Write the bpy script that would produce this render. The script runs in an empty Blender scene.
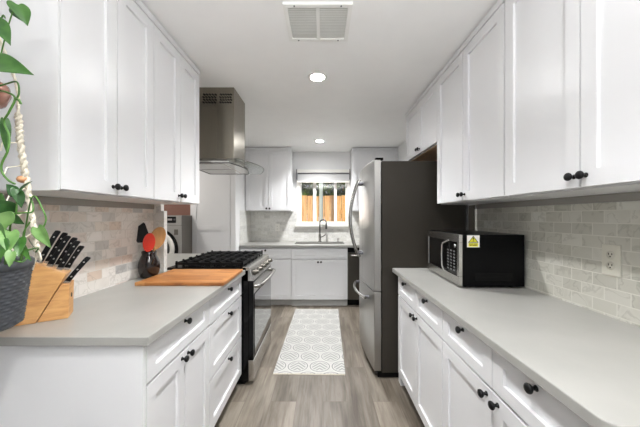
import bpy, bmesh, math, random
from mathutils import Vector, Matrix
random.seed(7)
PI = math.pi
C = bpy.context.scene.collection
SC = bpy.context.scene

# ------------------------------------------------------------------ camera, light, exposure
cd = bpy.data.cameras.new('camera'); cam = bpy.data.objects.new('camera', cd); C.objects.link(cam)
cam.location = (0, 0, 1.31); cam.rotation_euler = (PI/2, 0, 0)
cd.sensor_width = 36; cd.lens = 36*280/640
cd.shift_x = -2/640; cd.shift_y = 3.5/640
cd.clip_start = .02
SC.camera = cam
SC.view_settings.view_transform = 'Standard'; SC.view_settings.look = 'None'
SC.view_settings.gamma = 1; SC.view_settings.use_curve_mapping = False
SC.view_settings.exposure = 1.04
SC.cycles.diffuse_bounces = 8
W = bpy.data.worlds.new('sky'); SC.world = W; W.use_nodes = True
bg = W.node_tree.nodes['Background']; bg.inputs[0].default_value = (.80, .88, 1, 1); bg.inputs[1].default_value = .45

CAN_EMIT = 110.0
CAN_W = 66.0
def light(name, kind, loc, rot, energy, col=(1, 1, 1), **k):
    l = bpy.data.lights.new(name, kind); l.energy = energy; l.color = col
    for a, b in k.items(): setattr(l, a, b)
    o = bpy.data.objects.new(name, l); C.objects.link(o); o.location = loc; o.rotation_euler = rot
    return o
light('sun', 'SUN', (0, 0, 8), (math.radians(48), 0, math.radians(-25)), 2.2, (1, .95, .86), angle=.01)
# added fill behind the camera, tilted up, standing in for unseen daylight
light('rear_fill', 'AREA', (-.9, -3.35, 1.35), (PI/2+.6, 0, 0), 5, (.97, .985, 1), shape='RECTANGLE', size=3.4, size_y=2.0)
# added fill lights for the ceiling and the laundry, no fixtures built
light('ceiling_fill', 'AREA', (.15, -.45, 1.7), (PI, 0, 0), 34, (.985, .99, 1), shape='DISK', size=.35)
light('kitchen_window_daylight', 'AREA', (.02, 4.95, 1.65), (-PI/2, 0, 0), 2.5, (.97, .98, 1), shape='RECTANGLE', size=.8, size_y=.8)
light('laundry_fill', 'AREA', (-2.3, 3.0, 2.36), (0, 0, 0), 9, (1, .96, .9), shape='DISK', size=.4)

# ------------------------------------------------------------------ material helpers
def lin(c):
    return tuple(((v/255)/12.92 if v/255 <= .04045 else ((v/255+.055)/1.055)**2.4) for v in c) + (1,)
def new_mat(name):
    m = bpy.data.materials.new(name); m.use_nodes = True
    return m, m.node_tree.nodes, m.node_tree.links, m.node_tree.nodes['Principled BSDF']
def mat(name, col, rough=.5, metal=0, var=.04, scale=6, stretch=(1, 1, 1), bump=0, bscale=40, coat=0, spec=.5):
    m, N, L, P = new_mat(name)
    P.inputs['Roughness'].default_value = rough; P.inputs['Metallic'].default_value = metal
    P.inputs['Coat Weight'].default_value = coat; P.inputs['Specular IOR Level'].default_value = spec
    tc = N.new('ShaderNodeTexCoord'); mp = N.new('ShaderNodeMapping'); mp.inputs['Scale'].default_value = stretch
    L.new(tc.outputs['Object'], mp.inputs['Vector'])
    nz = N.new('ShaderNodeTexNoise'); nz.inputs['Scale'].default_value = scale; nz.inputs['Detail'].default_value = 5
    L.new(mp.outputs[0], nz.inputs['Vector'])
    r = N.new('ShaderNodeValToRGB'); c = lin(col)
    r.color_ramp.elements[0].position = .3; r.color_ramp.elements[1].position = .7
    r.color_ramp.elements[0].color = tuple(min(1, v*(1-var)) for v in c[:3])+(1,)
    r.color_ramp.elements[1].color = tuple(min(1, v*(1+var)) for v in c[:3])+(1,)
    L.new(nz.outputs['Fac'], r.inputs[0]); L.new(r.outputs[0], P.inputs['Base Color'])
    if bump:
        n2 = N.new('ShaderNodeTexNoise'); n2.inputs['Scale'].default_value = bscale; L.new(mp.outputs[0], n2.inputs['Vector'])
        b = N.new('ShaderNodeBump'); b.inputs['Strength'].default_value = bump; b.inputs['Distance'].default_value = .004
        L.new(n2.outputs['Fac'], b.inputs['Height']); L.new(b.outputs[0], P.inputs['Normal'])
    return m
def ramp(N, stops, interp='LINEAR'):
    r = N.new('ShaderNodeValToRGB'); e = r.color_ramp.elements; r.color_ramp.interpolation = interp
    while len(e) > 1: e.remove(e[-1])
    e[0].position = stops[0][0]; e[0].color = lin(stops[0][1])
    for p, c in stops[1:]:
        q = e.new(p); q.color = lin(c)
    return r
def swizzle(N, L, order):
    tc = N.new('ShaderNodeTexCoord'); s = N.new('ShaderNodeSeparateXYZ'); c = N.new('ShaderNodeCombineXYZ')
    L.new(tc.outputs['Object'], s.inputs[0])
    for i, a in enumerate(order): L.new(s.outputs['XYZ'.index(a)], c.inputs[i])
    return c
def brick(N, L, vec, bw, rh, mortar, off=.5):
    b = N.new('ShaderNodeTexBrick'); L.new(vec, b.inputs['Vector'])
    b.inputs['Color1'].default_value = (0, 0, 0, 1); b.inputs['Color2'].default_value = (1, 1, 1, 1); b.inputs['Mortar'].default_value = (.5, .5, .5, 1)
    b.inputs['Scale'].default_value = 1; b.inputs['Mortar Size'].default_value = mortar; b.inputs['Mortar Smooth'].default_value = .1
    b.inputs['Brick Width'].default_value = bw; b.inputs['Row Height'].default_value = rh; b.offset = off
    return b
def mixrgb(N, L, fac, a, b, mode='MIX'):
    m = N.new('ShaderNodeMix'); m.data_type = 'RGBA'; m.blend_type = mode
    for i, v in ((0, fac), (6, a), (7, b)):
        if isinstance(v, (int, float, tuple)): m.inputs[i].default_value = v
        else: L.new(v, m.inputs[i])
    return m.outputs[2]
def tile_mat(name, order, stops, vein=(150, 148, 142), grout=(214, 211, 204)):
    m, N, L, P = new_mat(name)
    v = swizzle(N, L, order)
    b = brick(N, L, v.outputs[0], .102, .0535, .0021)
    r = ramp(N, stops); L.new(b.outputs['Color'], r.inputs[0])
    nz = N.new('ShaderNodeTexNoise'); nz.inputs['Scale'].default_value = 9; nz.inputs['Detail'].default_value = 6; nz.inputs['Distortion'].default_value = .8
    # every tile cut from a different bit of stone
    ad = N.new('ShaderNodeVectorMath'); ad.operation = 'MULTIPLY_ADD'; L.new(b.outputs['Color'], ad.inputs[0]); ad.inputs[1].default_value = (3, 5, 9); L.new(v.outputs[0], ad.inputs[2])
    L.new(ad.outputs[0], nz.inputs['Vector'])
    vr = ramp(N, [(.0, (255, 255, 255)), (.36, (250, 250, 250)), (.47, (246, 246, 245)), (.5, (196, 194, 188)), (.53, (250, 250, 249)), (.75, (222, 220, 215)), (1, (238, 236, 232))]); L.new(nz.outputs['Fac'], vr.inputs[0])
    c = mixrgb(N, L, .5, r.outputs[0], vr.outputs[0], 'MULTIPLY')
    c = mixrgb(N, L, b.outputs['Fac'], c, lin(grout)); L.new(c, P.inputs['Base Color'])
    P.inputs['Roughness'].default_value = .28
    bp = N.new('ShaderNodeBump'); bp.inputs['Strength'].default_value = .35; bp.inputs['Distance'].default_value = .002; bp.invert = True
    L.new(b.outputs['Fac'], bp.inputs['Height']); L.new(bp.outputs[0], P.inputs['Normal'])
    return m
def floor_mat():
    m, N, L, P = new_mat('vinyl_plank')
    v = swizzle(N, L, 'YXZ'); b = brick(N, L, v.outputs[0], 1.22, .182, .0012, .37)
    r = ramp(N, [(0, (114, 107, 97)), (.35, (130, 122, 111)), (.7, (141, 133, 121)), (1, (120, 113, 102))]); L.new(b.outputs['Color'], r.inputs[0])
    ad = N.new('ShaderNodeVectorMath'); ad.operation = 'MULTIPLY_ADD'; L.new(b.outputs['Color'], ad.inputs[0]); ad.inputs[1].default_value = (7, 11, 3); L.new(v.outputs[0], ad.inputs[2])
    mp = N.new('ShaderNodeMapping'); mp.inputs['Scale'].default_value = (1.6, 22, 1); L.new(ad.outputs[0], mp.inputs['Vector'])
    nz = N.new('ShaderNodeTexNoise'); nz.inputs['Scale'].default_value = 1.4; nz.inputs['Detail'].default_value = 9; nz.inputs['Roughness'].default_value = .65; nz.inputs['Distortion'].default_value = .6
    L.new(mp.outputs[0], nz.inputs['Vector'])
    g = ramp(N, [(.25, (128, 118, 108)), (.42, (212, 206, 200)), (.58, (255, 255, 255)), (.8, (190, 182, 174))]); L.new(nz.outputs['Fac'], g.inputs[0])
    n3 = N.new('ShaderNodeTexNoise'); n3.inputs['Scale'].default_value = 2.2; n3.inputs['Detail'].default_value = 3
    mp3 = N.new('ShaderNodeMapping'); mp3.inputs['Scale'].default_value = (1, 4, 1); L.new(ad.outputs[0], mp3.inputs['Vector']); L.new(mp3.outputs[0], n3.inputs['Vector'])
    g3 = ramp(N, [(.32, (176, 170, 163)), (.6, (255, 255, 255))]); L.new(n3.outputs['Fac'], g3.inputs[0])
    c = mixrgb(N, L, .8, r.outputs[0], g.outputs[0], 'MULTIPLY'); c = mixrgb(N, L, .8, c, g3.outputs[0], 'MULTIPLY')
    c = mixrgb(N, L, b.outputs['Fac'], c, lin((96, 86, 76))); L.new(c, P.inputs['Base Color'])
    P.inputs['Roughness'].default_value = .42
    return m
def rug_mat(cx, y0):
    m, N, L, P = new_mat('woven_medallion_rug')
    tc = N.new('ShaderNodeTexCoord'); s = N.new('ShaderNodeSeparateXYZ'); L.new(tc.outputs['Object'], s.inputs[0])
    def M(op, a, b=None, c=None):
        n = N.new('ShaderNodeMath'); n.operation = op
        for i, v in enumerate((a, b, c)):
            if v is None: continue
            if isinstance(v, (int, float)): n.inputs[i].default_value = v
            else: L.new(v, n.inputs[i])
        return n.outputs[0]
    A, B2, RX, RY = .192, .35, .090, .090
    def dist(ox, oy):
        fx = M('MULTIPLY', M('SUBTRACT', M('FRACT', M('ADD', M('DIVIDE', s.outputs[0], A), ox)), .5), A/RX)
        fy = M('MULTIPLY', M('SUBTRACT', M('FRACT', M('ADD', M('DIVIDE', s.outputs[1], B2), oy)), .5), B2/RY)
        return M('SQRT', M('ADD', M('MULTIPLY', fx, fx), M('MULTIPLY', fy, fy))), fx, fy
    d1, fx1, fy1 = dist(.05+100, .18+100); d2, fx2, fy2 = dist(.55+100, .68+100)
    d = M('MINIMUM', d1, d2)
    ring = M('MULTIPLY', M('GREATER_THAN', d, .89), M('LESS_THAN', d, .985))
    sel = M('LESS_THAN', d1, d2)
    fx = M('ADD', M('MULTIPLY', fx1, sel), M('MULTIPLY', fx2, M('SUBTRACT', 1, sel)))
    fy = M('ADD', M('MULTIPLY', fy1, sel), M('MULTIPLY', fy2, M('SUBTRACT', 1, sel)))
    leaf = M('GREATER_THAN', M('SINE', M('ADD', M('MULTIPLY', M('ABSOLUTE', fx), 14), M('MULTIPLY', fy, 13))), -.25)
    inner = M('MULTIPLY', leaf, M('LESS_THAN', d, .78))
    outer = M('MULTIPLY', M('GREATER_THAN', d, 1.13), M('LESS_THAN', d, 1.2))
    nz = N.new('ShaderNodeTexNoise'); nz.inputs['Scale'].default_value = 160; L.new(tc.outputs['Object'], nz.inputs['Vector'])
    wr = M('ADD', M('MULTIPLY', nz.outputs['Fac'], .5), .72)
    c = mixrgb(N, L, M('MULTIPLY', inner, M('MULTIPLY', wr, .6)), lin((190, 189, 184)), lin((112, 114, 115)))
    c = mixrgb(N, L, M('MULTIPLY', ring, wr), c, lin((128, 130, 130)))
    c = mixrgb(N, L, M('MULTIPLY', outer, .45), c, lin((165, 166, 164)))
    L.new(c, P.inputs['Base Color']); P.inputs['Roughness'].default_value = .95; P.inputs['Specular IOR Level'].default_value = .1
    b = N.new('ShaderNodeBump'); b.inputs['Strength'].default_value = .3; b.inputs['Distance'].default_value = .002; L.new(nz.outputs['Fac'], b.inputs['Height']); L.new(b.outputs[0], P.inputs['Normal'])
    return m
def glass_mat(name, tint=(1, 1, 1, 1), refl=.08):
    m, N, L, P = new_mat(name); N.remove(P)
    t = N.new('ShaderNodeBsdfTransparent'); t.inputs[0].default_value = tint
    g = N.new('ShaderNodeBsdfGlossy'); g.inputs['Roughness'].default_value = .03
    lw = N.new('ShaderNodeLayerWeight'); lw.inputs[0].default_value = .25
    mth = N.new('ShaderNodeMath'); mth.operation = 'MULTIPLY_ADD'; mth.inputs[1].default_value = .5; mth.inputs[2].default_value = refl; L.new(lw.outputs['Fresnel'], mth.inputs[0])
    x = N.new('ShaderNodeMixShader'); L.new(mth.outputs[0], x.inputs[0]); L.new(t.outputs[0], x.inputs[1]); L.new(g.outputs[0], x.inputs[2])
    L.new(x.outputs[0], N['Material Output'].inputs['Surface'])
    return m
def emit_mat(name, strength, col=(1, 1, 1, 1)):
    m, N, L, P = new_mat(name)
    P.inputs['Emission Color'].default_value = col; P.inputs['Emission Strength'].default_value = strength
    return m
def wood_mat(name, stops, stretch, scale=3, rough=.45):
    m, N, L, P = new_mat(name)
    tc = N.new('ShaderNodeTexCoord'); mp = N.new('ShaderNodeMapping'); mp.inputs['Scale'].default_value = stretch; L.new(tc.outputs['Object'], mp.inputs['Vector'])
    nz = N.new('ShaderNodeTexNoise'); nz.inputs['Scale'].default_value = scale; nz.inputs['Detail'].default_value = 6; nz.inputs['Distortion'].default_value = .7; L.new(mp.outputs[0], nz.inputs['Vector'])
    r = ramp(N, stops); L.new(nz.outputs['Fac'], r.inputs[0]); L.new(r.outputs[0], P.inputs['Base Color']); P.inputs['Roughness'].default_value = rough
    return m
def board_mat():
    m, N, L, P = new_mat('bamboo_board')
    v = swizzle(N, L, 'XYZ'); b = brick(N, L, v.outputs[0], .31, .034, .0006, .4)
    r = ramp(N, [(0, (168, 108, 56)), (.5, (194, 134, 76)), (1, (206, 152, 96))]); L.new(b.outputs['Color'], r.inputs[0])
    mp = N.new('ShaderNodeMapping'); mp.inputs['Scale'].default_value = (5, 60, 1); L.new(v.outputs[0], mp.inputs['Vector'])
    nz = N.new('ShaderNodeTexNoise'); nz.inputs['Scale'].default_value = 2; nz.inputs['Detail'].default_value = 6; L.new(mp.outputs[0], nz.inputs['Vector'])
    g = ramp(N, [(.3, (150, 125, 100)), (.5, (235, 225, 210)), (.7, (255, 255, 255))]); L.new(nz.outputs['Fac'], g.inputs[0])
    L.new(mixrgb(N, L, .7, r.outputs[0], g.outputs[0], 'MULTIPLY'), P.inputs['Base Color']); P.inputs['Roughness'].default_value = .45
    return m
def leaf_mat(name, a, b):
    m, N, L, P = new_mat(name)
    tc = N.new('ShaderNodeTexCoord'); nz = N.new('ShaderNodeTexNoise'); nz.inputs['Scale'].default_value = 28; nz.inputs['Detail'].default_value = 3; L.new(tc.outputs['Object'], nz.inputs['Vector'])
    r = ramp(N, [(.35, a), (.65, b)]); L.new(nz.outputs['Fac'], r.inputs[0]); L.new(r.outputs[0], P.inputs['Base Color'])
    P.inputs['Roughness'].default_value = .35; P.inputs['Subsurface Weight'].default_value = .0
    return m

M = {}
M['paint'] = mat('white_cabinet_paint', (221, 221, 222), .33, var=.012, scale=3)
M['gap'] = mat('shadow_gap_liner', (150, 150, 148), .8)
M['wall'] = mat('wall_paint', (224, 224, 224), .7, var=.015)
M['ceil'] = mat('ceiling_paint', (243, 243, 242), .85, var=.012, bump=.12, bscale=90)
M['rosewall'] = mat('dusty_rose_wall', (150, 112, 100), .8)
M['quartz'] = mat('quartz_worktop', (160, 159, 154), .3, var=.06, scale=5)
M['black'] = mat('black_iron', (12, 12, 13), .4, metal=.0, var=.1, spec=.25)
M['castiron'] = mat('cast_iron', (13, 13, 14), .6, spec=.2, var=.2, scale=30)
M['gloss_black'] = mat('gloss_black', (7, 7, 8), .14, spec=.25, var=.05)
M['satin_black'] = mat('satin_black_shell', (6, 6, 7), .3, spec=.12, var=.1)
M['steel'] = mat('brushed_steel', (196, 194, 190), .27, metal=1, var=.05, scale=4, stretch=(60, 60, 1))
M['steel_dark'] = mat('hood_steel', (146, 140, 128), .27, metal=1, var=.05, scale=4, stretch=(60, 60, 1))
M['fridge_side'] = mat('fridge_side_paint', (56, 52, 46), .45, spec=.2, var=.05, scale=300, bump=.1, bscale=500)
M['fridge_steel'] = mat('fridge_steel', (172, 170, 166), .30, metal=1, var=.04, scale=4, stretch=(60, 60, 1))
M['chrome'] = mat('chrome', (176, 174, 170), .16, metal=1, var=.02)
M['dark_steel'] = mat('dark_steel', (96, 92, 85), .35, metal=.8, var=.05)
M['oven_glass'] = mat('oven_glass', (14, 14, 15), .04, var=.02, spec=.9, coat=.6)
M['window_dark'] = mat('tinted_window', (20, 19, 18), .1, var=.1)
M['sink_shadow'] = mat('sink_shadow_grey', (62, 60, 56), .5)
M['faucet'] = mat('faucet_steel', (128, 126, 122), .22, metal=1)
M['toe'] = mat('toe_kick_grey', (176, 175, 172), .7)  # greyer tone than the cabinet paint
M['toe_dark'] = mat('black_plastic', (10, 10, 10), .6, spec=.1)
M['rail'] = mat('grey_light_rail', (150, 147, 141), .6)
M['ply'] = mat('raw_plywood', (196, 160, 122), .7, var=.08, stretch=(1, 8, 1))
M['white_plastic'] = mat('white_plastic', (232, 230, 224), .35, var=.01)
M['ivory'] = mat('ivory_plastic', (204, 201, 188), .4, var=.01)
M['slot'] = mat('dark_slot', (60, 56, 50), .7)
M['vent_in'] = mat('vent_backing_grey', (214, 214, 210), .8)  # slightly greyer sheet behind the louvers
M['vent'] = mat('vent_enamel', (236, 236, 233), .5, var=.01)
M['floor'] = floor_mat()
left_stops = [(0, (232, 229, 224)), (.2, (222, 217, 210)), (.35, (234, 231, 226)), (.48, (210, 190, 172)), (.55, (230, 226, 219)), (.70, (180, 180, 178)), (.77, (228, 224, 218)), (.92, (214, 194, 180)), (1, (236, 233, 229))]
right_stops = [(0, (198, 196, 186)), (.2, (208, 206, 197)), (.35, (188, 186, 175)), (.5, (202, 200, 190)), (.65, (180, 178, 167)), (.8, (196, 194, 183)), (1, (212, 211, 203))]
back_stops = [(0, (226, 225, 221)), (.4, (216, 215, 210)), (.6, (228, 227, 224)), (.8, (204, 203, 199)), (1, (232, 231, 228))]
M['tile_l'] = tile_mat('marble_tile_left', 'YZX', left_stops)
M['tile_r'] = tile_mat('marble_tile_right', 'YZX', right_stops, grout=(208, 206, 196))
M['tile_b'] = tile_mat('marble_tile_back', 'XZY', back_stops)
M['board'] = board_mat()
M['block'] = wood_mat('knife_block_wood', [(.3, (196, 142, 86)), (.55, (216, 164, 104)), (.75, (226, 178, 120))], (4, 4, 22))
M['spoonwood'] = wood_mat('spoon_wood', [(.3, (178, 128, 72)), (.7, (204, 156, 98))], (10, 10, 2))
M['beadwood'] = wood_mat('bead_wood', [(.3, (196, 140, 98)), (.7, (214, 162, 120))], (20, 20, 60))
M['glaze'] = mat('brown_glaze', (26, 14, 11), .12, var=.5, scale=14, coat=.4)
M['red'] = mat('red_silicone', (214, 48, 24), .45)
M['cord'] = mat('cotton_cord', (228, 220, 202), .95, var=.1, scale=120, bump=.4, bscale=400)
M['copper'] = mat('rose_copper_glaze', (176, 128, 112), .2, metal=.35, var=.25, scale=22)
M['planter'] = mat('charcoal_planter_plastic', (72, 75, 80), .5, var=.06, scale=40)
M['leaf'] = leaf_mat('pothos_leaf', (38, 80, 26), (64, 106, 42))
M['leaf_dark'] = leaf_mat('pothos_leaf_dark', (24, 58, 24), (44, 86, 34))
M['leaf_pale'] = leaf_mat('pothos_leaf_pale', (84, 122, 62), (116, 150, 88))
M['vine'] = mat('pothos_vine', (74, 118, 44), .5, var=.15, scale=30)
M['soil'] = mat('potting_soil', (60, 46, 34), .95, var=.3, scale=60)
M['steel_rivet'] = mat('rivet_steel', (205, 203, 198), .3, metal=1)
M['warn'] = mat('warning_yellow', (222, 214, 40), .5, var=.02)
M['warn_ink'] = mat('warning_ink', (36, 32, 14), .6)
M['sticker'] = mat('sticker_white', (236, 234, 228), .5, var=.01)
M['key'] = mat('keypad_grey', (98, 98, 98), .5)
M['washer'] = mat('washer_grey', (160, 158, 154), .35, metal=.3, var=.03)
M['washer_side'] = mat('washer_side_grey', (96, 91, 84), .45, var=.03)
M['shade'] = mat('shade_fabric', (200, 200, 199), .85, var=.02, stretch=(1, 1, 60))
M['grey_plastic'] = mat('grey_plastic', (96, 96, 100), .5)
M['glass'] = glass_mat('window_glass', refl=.03)
M['visor'] = glass_mat('smoked_visor_glass', (.93, .95, .94, 1), .03)
M['can'] = emit_mat('lamp_diffuser', CAN_EMIT, (.985, .99, 1, 1))
M['fence'] = wood_mat('cedar_fence', [(.25, (186, 128, 72)), (.5, (214, 164, 102)), (.8, (236, 198, 140))], (14, 14, 1.2), 2, .8)
M['hedge'] = leaf_mat('hedge_leaf', (44, 66, 16), (96, 116, 34))
M['post'] = mat('pale_post', (168, 178, 170), .7)
M['ground'] = mat('garden_ground', (170, 150, 120), .95, var=.2)

# ------------------------------------------------------------------ mesh helpers
class MB:
    def __init__(s): s.v = []; s.f = []; s.m = []; s.sm = []; s.mats = []
    def mi(s, m):
        if m not in s.mats: s.mats.append(m)
        return s.mats.index(m)
    def add(s, vs, fs, m, smooth=False):
        o = len(s.v); s.v += [tuple(v) for v in vs]; k = s.mi(m)
        for f in fs: s.f.append([i+o for i in f]); s.m.append(k); s.sm.append(smooth)
    def box(s, x0, x1, y0, y1, z0, z1, m, mx=None):
        vs = [Vector((x, y, z)) for z in (z0, z1) for y in (y0, y1) for x in (x0, x1)]
        if mx: vs = [mx @ v for v in vs]
        s.add(vs, [(0, 2, 3, 1), (4, 5, 7, 6), (0, 1, 5, 4), (2, 6, 7, 3), (0, 4, 6, 2), (1, 3, 7, 5)], m)
    def prism(s, pts, axis, a0, a1, m, mx=None):
        # pts: 2-D outline; axis: extrude axis
        def P(p, a):
            v = {'x': (a, p[0], p[1]), 'y': (p[0], a, p[1]), 'z': (p[0], p[1], a)}[axis]
            v = Vector(v); return mx @ v if mx else v
        n = len(pts); vs = [P(p, a0) for p in pts]+[P(p, a1) for p in pts]
        fs = [tuple(range(n)), tuple(range(2*n-1, n-1, -1))]+[(i, i+n, (i+1) % n+n, (i+1) % n) for i in range(n)]
        s.add(vs, fs, m)
    def lathe(s, prof, m, n=24, mx=None, smooth=True, cap=True):
        vs = []; fs = []
        for (r, z) in prof:
            for i in range(n):
                a = 2*PI*i/n; v = Vector((r*math.cos(a), r*math.sin(a), z)); vs.append(mx @ v if mx else v)
        for k in range(len(prof)-1):
            for i in range(n):
                j = (i+1) % n; fs.append((k*n+i, k*n+j, (k+1)*n+j, (k+1)*n+i))
        s.add(vs, fs, m, smooth)
        if cap:
            o = len(vs)
            s.add(vs[:n], [tuple(range(n-1, -1, -1))], m); s.add(vs[-n:], [tuple(range(n))], m)
    def tube(s, pts, r, m, n=8, closed=False, smooth=True):
        pts = [Vector(p) for p in pts]; N = len(pts); vs = []; fs = []
        up = None
        for i, p in enumerate(pts):
            if closed: t = pts[(i+1) % N]-pts[i-1]
            else: t = pts[min(i+1, N-1)]-pts[max(i-1, 0)]
            t.normalize()
            if up is None:
                up = Vector((0, 0, 1)) if abs(t.z) < .9 else Vector((1, 0, 0))
            a = t.cross(up)
            if a.length < 1e-6: a = t.cross(Vector((0, 1, 0)))
            a.normalize(); b = a.cross(t).normalized(); up = b
            rr = r[i] if isinstance(r, (list, tuple)) else r
            for k in range(n):
                q = 2*PI*k/n; vs.append(p+rr*(math.cos(q)*a+math.sin(q)*b))
        R = N if closed else N-1
        for i in range(R):
            for k in range(n):
                j = (k+1) % n; i2 = (i+1) % N
                fs.append((i*n+k, i2*n+k, i2*n+j, i*n+j))
        s.add(vs, fs, m, smooth)
        if not closed:
            s.add(vs[:n], [tuple(range(n))], m); s.add(vs[-n:], [tuple(range(n-1, -1, -1))], m)
    def build(s, name, parent=None, loc=None, bevel=0):
        me = bpy.data.meshes.new(name); me.from_pydata(s.v, [], s.f)
        for m in s.mats: me.materials.append(m)
        me.polygons.foreach_set('material_index', s.m); me.polygons.foreach_set('use_smooth', s.sm)
        b = bmesh.new(); b.from_mesh(me); bmesh.ops.recalc_face_normals(b, faces=b.faces); b.to_mesh(me); b.free()
        me.update()
        o = bpy.data.objects.new(name, me); C.objects.link(o)
        if parent: o.parent = parent
        if loc: o.location = loc
        if bevel:
            d = o.modifiers.new('soft_edge', 'BEVEL'); d.width = bevel; d.segments = 2; d.limit_method = 'ANGLE'; d.angle_limit = math.radians(40)
        return o
def tag(o, label, cat, group=None, kind=None):
    if label: o['label'] = label
    if cat: o['category'] = cat
    if group: o['group'] = group
    if kind: o['kind'] = kind
    return o
def thing(name, label, cat, loc=(0, 0, 0), rz=0, group=None):
    o = bpy.data.objects.new(name, None); C.objects.link(o); o.location = loc; o.rotation_euler = (0, 0, rz); o.empty_display_size = .1
    return tag(o, label, cat, group)
def copy_tree(o, parent=None):
    c = o.copy(); C.objects.link(c)
    if parent: c.parent = parent
    for ch in list(o.children): copy_tree(ch, c)
    return c
def struct(name, mb, parent=None, bevel=0):
    o = mb.build(name, parent, bevel=bevel)
    if not parent: o['kind'] = 'structure'
    return o
def sbox(name, x0, x1, y0, y1, z0, z1, m):
    b = MB(); b.box(x0, x1, y0, y1, z0, z1, m); return struct(name, b)

# ------------------------------------------------------------------ the setting
CE = 2.40; XR = 1.19; XL = -1.25; YB = 4.70; CT = .90
sbox('floor', -3.4, XR+.1, -3.6, YB+.1, -.08, 0, M['floor'])
sbox('ceiling', -3.4, XR+.1, -3.6, YB+.1, CE, CE+.08, M['ceil'])
sbox('wall_right', XR, XR+.1, -3.6, YB+.1, 0, CE, M['wall'])
sbox('wall_left', XL-.12, XL, .97, 2.10, 0, CE, M['wall'])
sbox('wall_dining', -3.4, -3.3, -3.6, 4.5, 0, CE, M['wall'])
sbox('wall_laundry_front', -3.3, XL-.12, 1.98, 2.10, 0, CE, M['wall'])
sbox('wall_laundry_back', -3.3, -1.80, 4.42, 4.52, 0, CE, M['rosewall'])
# rear dining-room wall with its big window opening (behind the camera)
b = MB()
b.box(-3.4, -2.6, -3.6, -3.5, 0, CE, M['wall']); b.box(.8, XR, -3.6, -3.5, 0, CE, M['wall'])
b.box(-2.6, .8, -3.6, -3.5, 0, .35, M['wall']); b.box(-2.6, .8, -3.6, -3.5, 2.3, CE, M['wall'])
struct('wall_rear', b)
# back wall with window opening
WX0, WX1, WZ0, WZ1 = -.385, .435, 1.185, 2.03
b = MB()
b.box(-1.35, WX0, YB, YB+.14, 0, CE, M['wall']); b.box(WX1, XR+.1, YB, YB+.14, 0, CE, M['wall'])
b.box(WX0, WX1, YB, YB+.14, 0, WZ0, M['wall']); b.box(WX0, WX1, YB, YB+.14, WZ1, CE, M['wall'])
struct('wall_back', b)
# the wall with the door, seen over the range, and the wall return beside the back counter
b = MB()
b.box(-1.84, -1.205, 3.90, 3.98, 2.06, CE, M['wall']); b.box(-1.275, -1.205, 3.90, 3.98, 0, 2.06, M['wall']); b.box(-1.275, -1.205, 3.98, YB, 0, CE, M['wall'])
struct('wall_hall', b)
d = MB(); dx0, dx1 = -1.835, -1.28
d.box(dx0, dx1, 3.915, 3.95, .01, 2.055, M['paint'])
for (x0, x1, z0, z1) in ((dx0, dx0+.085, .01, 2.055), (dx1-.085, dx1, .01, 2.055), (dx0+.085, dx1-.085, .01, .2), (dx0+.085, dx1-.085, 1.12, 1.19), (dx0+.085, dx1-.085, 1.96, 2.055)):
    d.box(x0, x1, 3.903, 3.915, z0, z1, M['paint'])
struct('door_1', d)
# half wall under the peninsula top behind the range
sbox('wall_half', -1.86, -1.235, 2.11, 3.12, 0, CT-.033, M['wall'])
# tiled backsplashes
sbox('trim_1', XL, XL+.008, .97, 2.06, CT, 1.366, M['tile_l'])
sbox('trim_2', XR-.008, XR, .40, 2.165, CT, 1.370, M['tile_r'])
b = MB()
b.box(-1.205, WX0-.045, YB-.008, YB, CT, 1.41, M['tile_b']); b.box(WX1+.045, XR, YB-.008, YB, CT, 1.41, M['tile_b']); b.box(WX0-.045, WX1+.045, YB-.008, YB, CT, WZ0-.05, M['tile_b'])
struct('trim_3', b)
sbox('trim_4', -1.205, -1.197, 4.10, YB-.008, CT, 1.41, M['tile_b'])
# tiled wall end (jamb) and rails under the wall cabinets
b = MB(); b.box(XL, -1.162, 2.06, 2.10, CT, 1.355, M['tile_b']); b.box(XL, -1.185, 2.06, 2.10, 1.355, 1.405, M['tile_b']); struct('trim_5', b)
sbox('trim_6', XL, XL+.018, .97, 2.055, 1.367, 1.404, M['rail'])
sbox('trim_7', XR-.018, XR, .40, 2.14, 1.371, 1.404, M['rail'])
# slim upright trim where the tile meets the fridge
sbox('trim_8', XR-.012, XR, 2.166, 2.255, CT, 1.404, M['fridge_side'])
# window
w = MB()
for (x0, x1, z0, z1) in ((WX0-.04, WX0+.012, WZ0-.01, WZ1+.03), (WX1-.012, WX1+.04, WZ0-.01, WZ1+.03), (WX0+.012, WX1-.012, WZ1-.012, WZ1+.03)):
    w.box(x0, x1, YB-.022, YB+.03, z0, z1, M['white_plastic'])
win = struct('window_1', w)
s = MB(); s.box(WX0-.06, WX1+.06, YB-.06, YB+.06, WZ0-.035, WZ0+.004, M['white_plastic']); s.box(WX0-.045, WX1+.045, YB-.02, YB, WZ0-.075, WZ0-.035, M['white_plastic']); s.build('window_sill', win)
s = MB()
for (x0, x1) in ((WX0, WX0+.035), (WX1-.035, WX1), (-.152, -.098), (.207, .250)):
    s.box(x0, x1, YB+.03, YB+.075, WZ0+.045, WZ1-.04, M['white_plastic'])
s.box(WX0, WX1, YB+.03, YB+.075, WZ0, WZ0+.045, M['white_plastic']); s.box(WX0, WX1, YB+.03, YB+.075, WZ1-.04, WZ1, M['white_plastic'])
s.build('window_frame', win)
for x0, x1 in ((WX0+.035, -.152), (-.098, .207), (.250, WX1-.035)):
    s = MB(); s.box(x0, x1, YB+.05, YB+.054, WZ0+.045, WZ1-.04, M['glass']); s.build('window_pane', win)

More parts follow.
